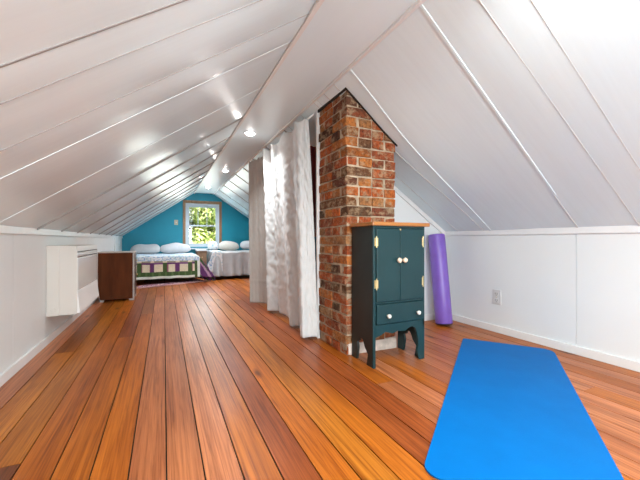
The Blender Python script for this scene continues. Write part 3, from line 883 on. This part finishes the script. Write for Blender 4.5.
pillow((-0.44, 9.84, 0.735), 0.35, 0.19, 0.155, 'pillow_grey', 'pale grey pillow on the left half of the quilted bed', 'pillows', 0.03, 0.32, 1)
pillow((0.28, 9.84, 0.742), 0.39, 0.19, 0.165, 'pillow_white', 'whitish pillow on the right half of the quilted bed, left of the window sill', 'pillows', -0.04, 0.32, 2)

# fringed rug under the front of the quilted bed
def make_rug():
    A = Vector((-0.80, 7.56, 0)); C = Vector((0.90, 8.40, 0)); e = (C-A).normalized(); p = Vector((-e.y, e.x, 0)); Ln = (C-A).length; W = 0.30
    t = thing('rug', 'burgundy woven rug with pale tassels in front of the quilted bed', 'rug', tuple((A+C)/2))
    g = [[A + e*(Ln*j/60) + p*(W*i/24) + Vector((0,0,0.012)) for j in range(61)] for i in range(25)]
    def rc(i, j):
        if i < 3: return (0.42,0.16,0.22)
        if i < 15: return (0.78,0.60,0.60) if (j + i//7) % 3 == 0 else (0.13,0.04,0.07)
        if i < 18: return (0.42,0.16,0.22)
        return (0.13,0.05,0.08) if (i//2 + j//4) % 2 else (0.34,0.12,0.18)
    b = MB(); b.grid(g, 0, rc); o = b.build('rug_body', M['rug'], t, fixn=False); solid(o, 0.014)
    b = MB(); rnd = random.Random(4)
    for k in range(60):
        q = A + e*(Ln*(k+0.5)/60)
        b.tube([q+Vector((0,0,0.012)), q - p*0.05 + e*rnd.uniform(-.01,.01)+Vector((0,0,0.008)), q - p*0.11 + e*rnd.uniform(-.02,.02)+Vector((0,0,0.006))], [0.008,0.007,0.004], 5, 0, (0.66,0.42,0.44))
    o = b.build('fringe', M['rug'], t); o['kind'] = 'stuff'
make_rug()

RX0, RX1, RY0, RY1 = 1.14, 2.36, 8.62, 10.06
bed_base(RX0, RX1, RY0, RY1, 0.34, 0.66, 'bed with grey sheet right of the window, half hidden by the far curtain')
cover('bed_sheet', 'sheet_grey', RX0, RX1, RY0, RY1, 0.68, 0.60, 0.10, 0.45, 'rumpled grey satin sheet draped over the right bed', 'bed sheet', None, 0.16, 8, 110, 90, 0.034)
cover('floral_cloth', 'floral', RX0-0.015, RX0+0.20, RY0-0.03, RY1-0.42, 0.70, 0.50, 0.56, 0.0, 'blue and white floral cloth over the left edge of the grey-sheeted bed', 'bed cover', None, 0.04, 5, 50, 60, 0.012)
pillow((1.27, 9.80, 0.80), 0.14, 0.16, 0.15, 'floral', 'blue floral pillow at the left corner of the grey-sheeted bed', 'pillows', 0.1, 0.32, 5)
pillow((1.705, 9.74, 0.805), 0.29, 0.18, 0.15, 'pillow_cream', 'cream pillow lying in the middle of the grey-sheeted bed', 'pillows', 0.02, 0.32, 6)
pillow((2.38, 9.84, 0.83), 0.33, 0.16, 0.16, 'pillow_white', 'pillow next to the far curtain edge, on the grey-sheeted bed', 'pillows', -0.06, 0.32, 7)

# nightstand between the beds
t = thing('nightstand', 'tan wooden nightstand with white top between the two beds below the window', 'nightstand', (0.935, 9.62, 0))
b = MB(); b.box((0.81, 9.42, 0.03), (1.06, 9.84, 0.70)); b.build('body', M['box'], t, bevel=0.005)
b = MB(); b.box((0.795, 9.39, 0.70), (1.075, 9.86, 0.735)); b.build('top', M['box_top'], t, bevel=0.005)
b = MB(); b.box((0.825, 9.41, 0.40), (1.045, 9.425, 0.66)); d = b.build('drawer', M['box'], t, bevel=0.003)
b = MB(); b.lathe([(0.006,0),(0.014,0.012),(0.010,0.022)], (0.935, 9.41, 0.53), (0,-1,0), 12); b.build('knob', M['brass'], d)
for x in (0.835, 1.035):
    for y in (9.45, 9.81):
        b = MB(); b.box((x-0.02, y-0.02, 0), (x+0.02, y+0.02, 0.03)); b.build('foot', M['box'], t)

# ------------------------------------------------------------------ recessed lamps
names = [None, None, 'round recessed lamp in the ceiling strip, nearest the curtain top', 'round recessed lamp in the ceiling strip, middle of the three in view', 'round recessed lamp in the ceiling strip, farthest, above the window']
for k, (x, y) in enumerate(LAMPS):
    lb = names[k] or ('added recessed fill lamp in the ceiling strip, unseen behind the viewpoint' if k == 0 else 'added recessed fill lamp in the ceiling strip, unseen almost overhead')
    t = thing('recessed_light', lb, 'ceiling light', (x, y, ZS), 'recessed ceiling lamps')
    b = MB(); b.lathe([(0.052,0.0),(0.052,-0.004),(0.075,-0.008),(0.082,-0.003),(0.082,0.002)], (x, y, ZS), (0,0,1), 28); b.build('trim_ring', M['lamp_ring'], t, smooth=True)
    b = MB(); b.lathe([(0.002,-0.030),(0.02,-0.028),(0.036,-0.021),(0.048,-0.009),(0.05,0.0)], (x, y, ZS), (0,0,1), 24); b.build('lens', M['lens'], t, smooth=True)
    d = bpy.data.lights.new('lamp_light', 'AREA'); d.shape = 'DISK'; d.size = 0.10*S; d.energy = LAMP_POWER[k]; d.color = (0.92, 0.98, 1.0); d.spread = math.radians(168 if k < 2 else (125 if k == 2 else 140))
    o = bpy.data.objects.new('lamp_light', d); sc.collection.objects.link(o)
    o.location = Vector((x, y, ZS-0.036))*S

for o in bpy.data.objects:
    if '_o' in o: del o['_o']
